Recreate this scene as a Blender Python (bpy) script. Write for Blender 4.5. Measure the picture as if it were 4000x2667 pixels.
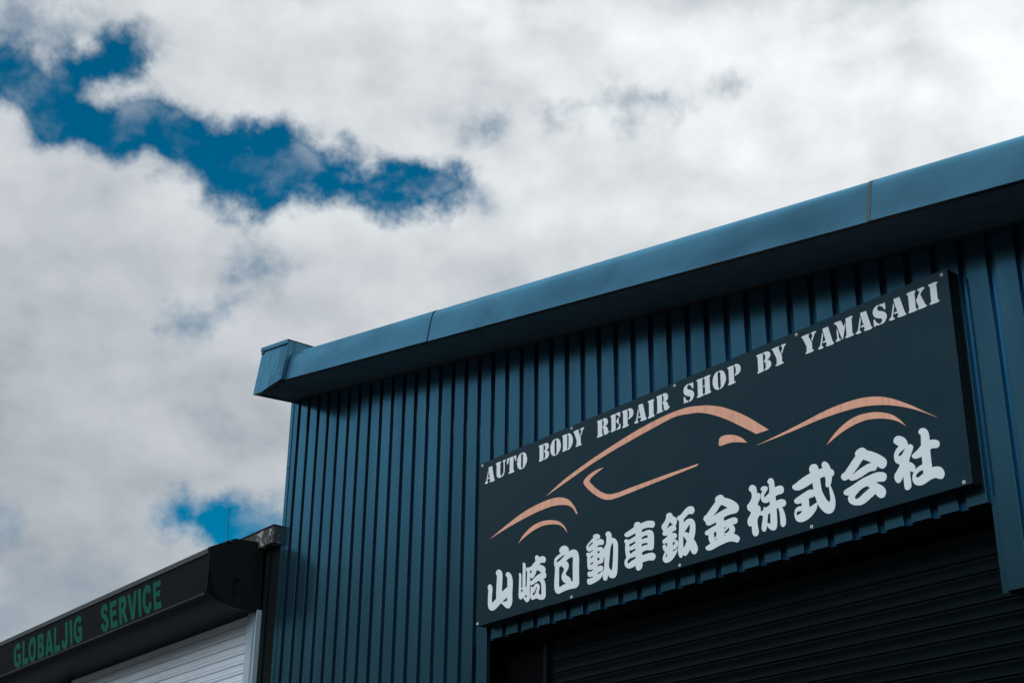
import bpy, bmesh, math, random
from mathutils import Vector, Matrix
random.seed(7)
scene = bpy.context.scene
for o in list(bpy.data.objects):
    bpy.data.objects.remove(o, do_unlink=True)
COL = scene.collection
R = math.radians

# ------------------------------------------------------------------ camera
EYE = 1.6                                   # eye height of the photographer
YAW, PITCH, ROLL = R(-52.228), R(23.853), R(0.674)
fwd = Vector((math.sin(YAW)*math.cos(PITCH), math.cos(YAW)*math.cos(PITCH), math.sin(PITCH)))
rgt = fwd.cross(Vector((0, 0, 1))).normalized()
upv = rgt.cross(fwd)
r2 = rgt*math.cos(ROLL) + upv*math.sin(ROLL)
u2 = upv*math.cos(ROLL) - rgt*math.sin(ROLL)
cam_data = bpy.data.cameras.new('camera')
cam_data.lens = 52.0
cam_data.sensor_width = 36.0
cam_data.clip_start = 0.1
cam_data.clip_end = 6000
cam = bpy.data.objects.new('camera', cam_data)
m = Matrix((r2, u2, -fwd)).transposed().to_4x4()
m.translation = (0, 0, EYE)
cam.matrix_world = m
COL.objects.link(cam)
scene.camera = cam

# ------------------------------------------------------------------ world: broken cloud over a deep blue sky
SUN_AZ, SUN_EL = R(176), R(29)             # veiled sun, behind the photographer
SUN_DIR = Vector((math.sin(SUN_AZ)*math.cos(SUN_EL), math.cos(SUN_AZ)*math.cos(SUN_EL), math.sin(SUN_EL)))
world = bpy.data.worlds.new('World')
scene.world = world
world.use_nodes = True
world.cycles.sampling_method = 'MANUAL'; world.cycles.sample_map_resolution = 512
wt = world.node_tree
wt.nodes.clear()

class NG:
    """small helper for building node graphs"""
    def __init__(s, tree): s.t = tree
    def n(s, kind, **kw):
        nd = s.t.nodes.new(kind)
        for k, v in kw.items(): setattr(nd, k, v)
        return nd
    def put(s, sock, v):
        if isinstance(v, bpy.types.NodeSocket): s.t.links.new(v, sock)
        elif v is not None: sock.default_value = v
    def math(s, op, a, b=None, c=None, clamp=False):
        nd = s.n('ShaderNodeMath', operation=op, use_clamp=clamp)
        s.put(nd.inputs[0], a); s.put(nd.inputs[1], b); s.put(nd.inputs[2], c)
        return nd.outputs[0]
    def vec(s, op, a, b=None, scale=None):
        nd = s.n('ShaderNodeVectorMath', operation=op)
        s.put(nd.inputs[0], a); s.put(nd.inputs[1], b)
        if scale is not None: s.put(nd.inputs['Scale'], scale)
        return nd.outputs['Value'] if op in ('LENGTH', 'DOT_PRODUCT', 'DISTANCE') else nd.outputs['Vector']
    def noise(s, vec, scale, detail=4, rough=0.5, dist=0.0, out='Fac', lac=2.0):
        nd = s.n('ShaderNodeTexNoise')
        s.put(nd.inputs['Vector'], vec); s.put(nd.inputs['Scale'], scale); s.put(nd.inputs['Detail'], detail)
        s.put(nd.inputs['Roughness'], rough); s.put(nd.inputs['Distortion'], dist); s.put(nd.inputs['Lacunarity'], lac)
        return nd.outputs[out]
    def rng(s, v, a, b, c=0.0, d=1.0, mode='LINEAR'):
        nd = s.n('ShaderNodeMapRange', interpolation_type=mode)
        for i, q in enumerate((v, a, b, c, d)): s.put(nd.inputs[i], q)
        return nd.outputs[0]
    def mix(s, f, a, b, mode='MIX'):
        nd = s.n('ShaderNodeMix', data_type='RGBA', blend_type=mode)
        s.put(nd.inputs[0], f); s.put(nd.inputs[6], a); s.put(nd.inputs[7], b)
        return nd.outputs[2]
    def comb(s, x, y, z=0.0):
        nd = s.n('ShaderNodeCombineXYZ')
        for i, q in enumerate((x, y, z)): s.put(nd.inputs[i], q)
        return nd.outputs[0]

g = NG(wt)
tc = g.n('ShaderNodeTexCoord')
D = tc.outputs['Generated']
sep = g.n('ShaderNodeSeparateXYZ'); wt.links.new(D, sep.inputs[0])
az = g.math('MULTIPLY', g.math('ARCTAN2', sep.outputs[0], sep.outputs[1]), 57.2958)
el = g.math('MULTIPLY', g.math('ARCSINE', sep.outputs[2]), 57.2958)
# ragged cloud edges: warp the sky position by noise
w1 = g.vec('SUBTRACT', g.noise(D, 16.0, 2, 0.45, out='Color'), (0.5, 0.5, 0.5))
pos = g.comb(g.math('MULTIPLY', az, 0.88), el)
pos = g.vec('ADD', pos, g.vec('MULTIPLY', w1, (1.5, 1.2, 0.0)))
# openings in the cloud deck: azimuth, elevation, half width in degrees at both ends
GAPS = [
    ((-75.60, 31.35, 0.66), (-73.72, 31.71, 0.69)),
    ((-73.72, 31.71, 0.69), (-72.14, 30.80, 0.81)),
    ((-72.14, 30.80, 0.81), (-70.53, 30.61, 0.74)),
    ((-70.53, 30.61, 0.74), (-68.14, 30.73, 0.87)),
    ((-68.14, 30.73, 0.87), (-64.44, 29.86, 1.39)),
    ((-64.44, 29.86, 1.39), (-62.31, 30.06, 1.19)),
    ((-62.31, 30.06, 1.19), (-58.95, 29.70, 0.55)),
    ((-58.95, 29.70, 0.55), (-55.42, 29.75, 0.60)),
    ((-72.14, 30.80, 0.73), (-71.79, 32.41, 0.66)),
    ((-71.79, 32.41, 0.66), (-70.31, 33.21, 0.70)),
    ((-65.10, 16.42, 0.47), (-62.00, 16.25, 0.62)),
    ((-63.80, 16.32, 0.57), (-63.00, 15.40, 0.70)),
    # out of the picture the deck breaks up in the same way
    ((-104.0, 40.0, 0.6), (-92.0, 37.0, 1.1)),
    ((165.0, 44.0, 0.6), (152.0, 40.0, 1.2)),
    ((40.0, 52.0, 0.9), (60.0, 49.0, 1.3)),
]
VEILS = [                                   # places where the deck is only thin
    ((-74.73, 33.66, 0.60), (-72.60, 33.56, 0.72)),
    ((-72.60, 33.86, 0.66), (-69.74, 33.72, 0.60)),
    ((-64.32, 25.81, 0.15), (-62.44, 26.27, 0.15)),
    ((-65.95, 23.62, 0.12), (-63.86, 25.38, 0.10)),
    ((-54.47, 31.96, 0.05), (-53.27, 31.84, 0.05)),
    ((-54.41, 29.93, 0.25), (-53.38, 29.22, 0.20)),
    ((-50.09, 33.05, 0.05), (-47.12, 33.00, 0.42)),
    ((-47.12, 33.00, 0.42), (-42.60, 33.25, 0.05)),
    ((-72.20, 15.88, 0.00), (-71.56, 15.76, 0.00)),
    ((-125.0, 47.0, 0.6), (-118.0, 44.0, 0.9)),
    ((98.0, 38.0, 0.9), (112.0, 41.0, 0.5)),
]
def openings(lst, k):
    dist = None
    for (a0, e0, ra), (a1, e1, rb) in lst:
        A = Vector((a0*0.88, e0, 0)); B = Vector((a1*0.88, e1, 0)); ba = B - A
        pa = g.vec('SUBTRACT', pos, tuple(A))
        h = g.math('MULTIPLY', g.vec('DOT_PRODUCT', pa, tuple(ba)), 1.0/ba.length_squared, clamp=True)
        q = g.vec('SUBTRACT', pa, g.vec('SCALE', tuple(ba), scale=h))
        dd = g.math('SUBTRACT', g.vec('LENGTH', q), g.math('MULTIPLY_ADD', h, rb - ra, ra))
        dist = dd if dist is None else g.math('SMOOTH_MIN', dist, dd, k)
    return dist
SD = g.vec('MULTIPLY', D, (1, 1, 1.45))
soft = g.noise(SD, 8.5, 5, 0.52)                                                  # broad billows and thin places
lump = g.noise(g.vec('ADD', SD, (0.016, 0.006, 0.024)), 8.5, 5, 0.52)            # the same billows a step towards the light
edge = g.noise(D, 24.0, 5, 0.60)                                                 # frayed edges
wisp = g.noise(g.vec('MULTIPLY', D, (1, 1, 1.3)), 26.0, 4, 0.56)            # shreds drifting across the openings
en = g.math('SUBTRACT', edge, 0.5)
f1 = g.math('MULTIPLY_ADD', en, 3.2, openings(GAPS, 0.30))
f2 = g.math('MULTIPLY_ADD', en, 5.0, openings(VEILS, 0.30))
cover = g.rng(f1, -0.25, 0.90, 0.0, 1.0, 'SMOOTHSTEP')
shred = g.math('MULTIPLY', g.rng(wisp, 0.48, 0.74, 0.0, 0.32, 'SMOOTHSTEP'), g.rng(f1, -1.4, -0.2, 0.2, 1.0))
cover = g.math('MAXIMUM', cover, shred)
cover = g.math('MULTIPLY', cover, g.rng(f2, -1.2, 0.9, 0.38, 1.0, 'SMOOTHSTEP'))
cover = g.math('MULTIPLY', cover, g.rng(soft, 0.30, 0.46, 0.86, 1.0, 'SMOOTHSTEP'))
# brightness of the cloud: billows with a lit and a shaded side; the deck is thinner and brighter towards the right
side = g.rng(g.vec('DOT_PRODUCT', D, tuple(Vector((0.62, 0.25, 0.74)).normalized())), -0.42, 0.58, 0.45, 1.00, 'SMOOTHSTEP')
relief = g.math('SUBTRACT', soft, lump)
form = g.math('ADD', g.math('MULTIPLY_ADD', soft, 0.42, 0.79), g.math('MULTIPLY', relief, 0.75))
form = g.math('ADD', form, g.math('MULTIPLY_ADD', en, 0.14, g.rng(f1, 0.3, 2.2, 0.05, 0.0)))
bright = g.math('MULTIPLY', side, form)
tone = g.mix(g.rng(bright, 0.35, 0.85), (0.895, 0.985, 1.09, 1), (0.965, 1.0, 1.015, 1))
cloud = g.vec('SCALE', tone, scale=bright)
sky = g.n('ShaderNodeTexSky', sky_type='NISHITA', sun_disc=False)
sky.sun_elevation = SUN_EL
sky.sun_rotation = SUN_AZ
sky.altitude = 0; sky.air_density = 1.0; sky.dust_density = 0.3; sky.ozone_density = 4.0
blue = g.mix(1.0, sky.outputs[0], (0.000, 0.076, 0.086, 1), 'MULTIPLY')
final = g.mix(cover, blue, cloud)
bg = g.n('ShaderNodeBackground'); wt.links.new(final, bg.inputs[0]); bg.inputs[1].default_value = 1.0
wo = g.n('ShaderNodeOutputWorld'); wt.links.new(bg.outputs[0], wo.inputs[0])

# ------------------------------------------------------------------ veiled sun
sun_data = bpy.data.lights.new('sun', 'SUN')
sun_data.energy = 1.4
sun_data.angle = R(36)
sun_data.color = (1.0, 0.992, 0.985)
sun = bpy.data.objects.new('sun', sun_data)
sun.rotation_euler = SUN_DIR.to_track_quat('Z', 'Y').to_euler()
sun.location = (-20, -20, 30)
COL.objects.link(sun)

vs = scene.view_settings
vs.view_transform = 'Standard'; vs.look = 'None'; vs.exposure = 0.0; vs.gamma = 1.0
vs.use_curve_mapping = False
scene.render.engine = 'CYCLES'
scene.cycles.max_bounces = 5; scene.cycles.diffuse_bounces = 3; scene.cycles.glossy_bounces = 3
scene.render.resolution_x = 1024; scene.render.resolution_y = 682

# ------------------------------------------------------------------ materials
def material(name, base, rough=0.5, ior=1.5, vary=0.0, dirt=0.0, dirt_col=(0.02, 0.02, 0.02), bump=0.0, bump_scale=2.0,
             rough_var=0.0, metallic=0.0, coat=0.0, tint=None, streak=(6, 6, 0.5)):
    mt = bpy.data.materials.new(name); mt.use_nodes = True
    t = mt.node_tree; k = NG(t); b = t.nodes['Principled BSDF']
    tco = k.n('ShaderNodeTexCoord'); oi = k.n('ShaderNodeObjectInfo')
    P = tco.outputs['Object']
    col = k.n('ShaderNodeRGB'); col.outputs[0].default_value = (*base, 1)
    c = col.outputs[0]
    if vary:
        c = k.mix(1.0, c, k.comb(*[k.rng(oi.outputs['Random'], 0, 1, 1-vary, 1+vary)]*3), 'MULTIPLY')
    if dirt:
        nz = k.noise(k.vec('MULTIPLY', P, streak), 1.0, 4, 0.5)
        c = k.mix(k.math('MULTIPLY', k.rng(nz, 0.45, 0.78), dirt), c, (*dirt_col, 1))
    t.links.new(c, b.inputs['Base Color'])
    b.inputs['IOR'].default_value = ior
    b.inputs['Metallic'].default_value = metallic
    if tint: b.inputs['Specular Tint'].default_value = (*tint, 1)
    b.inputs['Coat Weight'].default_value = coat
    b.inputs['Coat Roughness'].default_value = 0.12
    if rough_var:
        nz = k.noise(P, 3.0, 5, 0.6)
        t.links.new(k.rng(nz, 0.3, 0.7, rough-rough_var, rough+rough_var), b.inputs['Roughness'])
    else:
        b.inputs['Roughness'].default_value = rough
    if bump:
        bp = k.n('ShaderNodeBump'); bp.inputs['Strength'].default_value = 1.0; bp.inputs['Distance'].default_value = bump
        off = k.vec('ADD', P, k.comb(k.math('MULTIPLY', oi.outputs['Random'], 37.0), 0.0, 0.0))
        t.links.new(k.noise(off, bump_scale, 1, 0.4), bp.inputs['Height'])
        t.links.new(bp.outputs[0], b.inputs['Normal'])
    return mt

def enamel(name, body, sheen, rough=0.22, ior=1.5, vary=0.06, bump=0.006, bump_scale=1.3, streak=(3, 3, 0.35), dirt=0.25):
    """baked blue enamel: dark body under a glossy skin that reflects more at a slant"""
    mt = bpy.data.materials.new(name); mt.use_nodes = True
    t = mt.node_tree; t.nodes.clear(); k = NG(t)
    tco = k.n('ShaderNodeTexCoord'); oi = k.n('ShaderNodeObjectInfo'); P = tco.outputs['Object']
    bp = k.n('ShaderNodeBump'); bp.inputs['Distance'].default_value = bump
    off = k.vec('ADD', P, k.comb(k.math('MULTIPLY', oi.outputs['Random'], 37.0), 0.0, 0.0))
    t.links.new(k.noise(off, bump_scale, 1, 0.4), bp.inputs['Height'])
    nz = k.noise(k.vec('MULTIPLY', P, streak), 1.0, 4, 0.5)
    wear = k.math('SUBTRACT', 1.0, k.math('MULTIPLY', k.rng(nz, 0.45, 0.75), dirt))
    one = k.math('MULTIPLY', wear, k.rng(oi.outputs['Random'], 0, 1, 1-vary, 1+vary))
    fr = k.n('ShaderNodeFresnel'); geo = k.n('ShaderNodeNewGeometry')
    t.links.new(k.rng(geo.outputs['Backfacing'], 0, 1, ior, 1/ior), fr.inputs[0])      # thin sheet: same gloss on both faces
    t.links.new(bp.outputs[0], fr.inputs[1]); fres = k.math('MINIMUM', fr.outputs[0], 0.135)
    gl = k.n('ShaderNodeBsdfAnisotropic'); gl.inputs['Roughness'].default_value = rough
    t.links.new(k.vec('SCALE', sheen, scale=k.math('MULTIPLY', fres, one)), gl.inputs[0])
    df = k.n('ShaderNodeBsdfDiffuse'); t.links.new(k.vec('SCALE', body, scale=one), df.inputs[0])
    t.links.new(bp.outputs[0], gl.inputs['Normal']); t.links.new(bp.outputs[0], df.inputs['Normal'])
    ad = k.n('ShaderNodeAddShader'); t.links.new(df.outputs[0], ad.inputs[0]); t.links.new(gl.outputs[0], ad.inputs[1])
    out = k.n('ShaderNodeOutputMaterial'); t.links.new(ad.outputs[0], out.inputs[0])
    return mt

M = {}
M['wall'] = enamel('blue_steel_cladding', (0.008, 0.021, 0.031), (0.68, 2.25, 3.45), 0.21)
M['fascia'] = enamel('blue_steel_flashing', (0.015, 0.040, 0.060), (0.66, 2.02, 3.15), 0.28, vary=0.04, bump=0.008, bump_scale=0.9, streak=(1.5, 1.5, 3), dirt=0.3)
M['stained'] = enamel('stained_blue_flashing', (0.016, 0.044, 0.064), (0.68, 2.05, 3.15), 0.30, vary=0.02, bump=0.006, bump_scale=1.5, streak=(16, 16, 1.4), dirt=0.5)
M['soffit'] = material('dark_soffit_sheet', (0.060, 0.115, 0.155), 0.6, 1.35, dirt=0.4, dirt_col=(0.03, 0.045, 0.055))
M['trim'] = material('dark_steel_trim', (0.008, 0.013, 0.016), 0.5, 1.5, dirt=0.4, dirt_col=(0.02, 0.024, 0.025))
M['seal'] = material('grey_sealant', (0.050, 0.095, 0.115), 0.8, 1.4, dirt=0.6, dirt_col=(0.05, 0.06, 0.06))
M['sign'] = material('black_sign_sheet', (0.002, 0.016, 0.028), 0.34, 1.45, dirt=0.3, dirt_col=(0.008, 0.026, 0.038), bump=0.003, bump_scale=1.0, rough_var=0.05, tint=(0.42, 0.80, 1.0), streak=(1.5, 1.5, 0.7))
M['vinyl'] = material('white_vinyl', (0.72, 0.84, 0.93), 0.5, 1.45, dirt=0.10, dirt_col=(0.5, 0.55, 0.6))
M['copper'] = material('copper_vinyl', (0.80, 0.43, 0.31), 0.5, 1.5, dirt=0.45, dirt_col=(0.34, 0.17, 0.13), streak=(26, 26, 4))
M['screw'] = material('pale_screw_cap', (0.84, 0.90, 0.95), 0.5, 1.45)
M['bolt'] = material('dark_screw', (0.02, 0.03, 0.035), 0.5, 1.5)
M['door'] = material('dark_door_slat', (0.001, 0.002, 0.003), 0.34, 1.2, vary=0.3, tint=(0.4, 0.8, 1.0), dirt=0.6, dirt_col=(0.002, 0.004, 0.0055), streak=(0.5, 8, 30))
M['housing'] = material('dark_shutter_box', (0.004, 0.006, 0.009), 0.6, 1.18, dirt=0.5, dirt_col=(0.007, 0.009, 0.012), tint=(0.5, 0.8, 1.0), bump=0.004, bump_scale=1.5, streak=(1.2, 3, 6))
M['plate'] = material('black_end_plate', (0.004, 0.006, 0.0065), 0.6, 1.3, dirt=0.5, dirt_col=(0.010, 0.014, 0.014))
M['edge'] = material('slate_capping', (0.04, 0.055, 0.066), 0.5, 1.5, dirt=0.5, dirt_col=(0.02, 0.025, 0.03))
M['green'] = material('green_vinyl', (0.001, 0.085, 0.062), 0.6, 1.2, dirt=0.3, dirt_col=(0.010, 0.085, 0.066), streak=(2, 2, 4))
M['slat'] = material('pale_grey_shutter', (0.70, 0.82, 0.93), 0.42, 1.5, vary=0.04, dirt=0.45, dirt_col=(0.46, 0.50, 0.55), streak=(0.6, 6, 14))
M['rail'] = material('blue_grey_guide_rail', (0.36, 0.49, 0.60), 0.42, 1.5, dirt=0.3, dirt_col=(0.14, 0.18, 0.22))
M['post'] = material('dark_post_cladding', (0.003, 0.006, 0.008), 0.6, 1.2, dirt=0.4, dirt_col=(0.007, 0.012, 0.015))
M['void'] = material('dark_interior_door_guide', (0.0015, 0.002, 0.0025), 0.7, 1.12)  # near-black colour stands for the darkness inside the door opening
M['black'] = material('black_rod', (0.008, 0.009, 0.010), 0.5, 1.45)

def peeling():
    mt = bpy.data.materials.new('peeling_dark_paint'); mt.use_nodes = True
    t = mt.node_tree; k = NG(t); b = t.nodes['Principled BSDF']
    tco = k.n('ShaderNodeTexCoord'); P = tco.outputs['Object']
    n1 = k.noise(k.vec('MULTIPLY', P, (5, 8, 7)), 1.0, 8, 0.68, 0.6)
    n2 = k.noise(k.vec('MULTIPLY', P, (30, 30, 14)), 1.0, 6, 0.7)
    mask = k.rng(k.math('ADD', k.math('MULTIPLY', n1, 0.75), k.math('MULTIPLY', n2, 0.25)), 0.525, 0.555)
    under = k.mix(n2, (0.22, 0.24, 0.25, 1), (0.38, 0.40, 0.42, 1))
    paint = k.mix(n2, (0.022, 0.030, 0.036, 1), (0.045, 0.055, 0.062, 1))
    t.links.new(k.mix(mask, paint, under), b.inputs['Base Color'])
    b.inputs['Roughness'].default_value = 0.75
    bp = k.n('ShaderNodeBump'); bp.inputs['Distance'].default_value = 0.003
    t.links.new(mask, bp.inputs['Height']); t.links.new(bp.outputs[0], b.inputs['Normal'])
    return mt
M['peel'] = peeling()

def asphalt():
    mt = bpy.data.materials.new('yard_asphalt'); mt.use_nodes = True
    t = mt.node_tree; k = NG(t); b = t.nodes['Principled BSDF']
    tco = k.n('ShaderNodeTexCoord'); P = tco.outputs['Object']
    a = k.noise(P, 0.35, 6, 0.6); c = k.noise(P, 60.0, 4, 0.7)
    t.links.new(k.mix(k.math('MULTIPLY', a, c), (0.030, 0.030, 0.031, 1), (0.10, 0.098, 0.094, 1)), b.inputs['Base Color'])
    b.inputs['Roughness'].default_value = 0.85
    bp = k.n('ShaderNodeBump'); bp.inputs['Distance'].default_value = 0.004
    t.links.new(c, bp.inputs['Height']); t.links.new(bp.outputs[0], b.inputs['Normal'])
    return mt
M['ground'] = asphalt()
M['added_hills'] = material('added_hills_cover', (0.17, 0.155, 0.13), 0.9, 1.3, dirt=0.7, dirt_col=(0.05, 0.06, 0.045), streak=(0.02, 0.02, 0.03))  # cover of the unseen ridge added for the cladding's reflections

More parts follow.
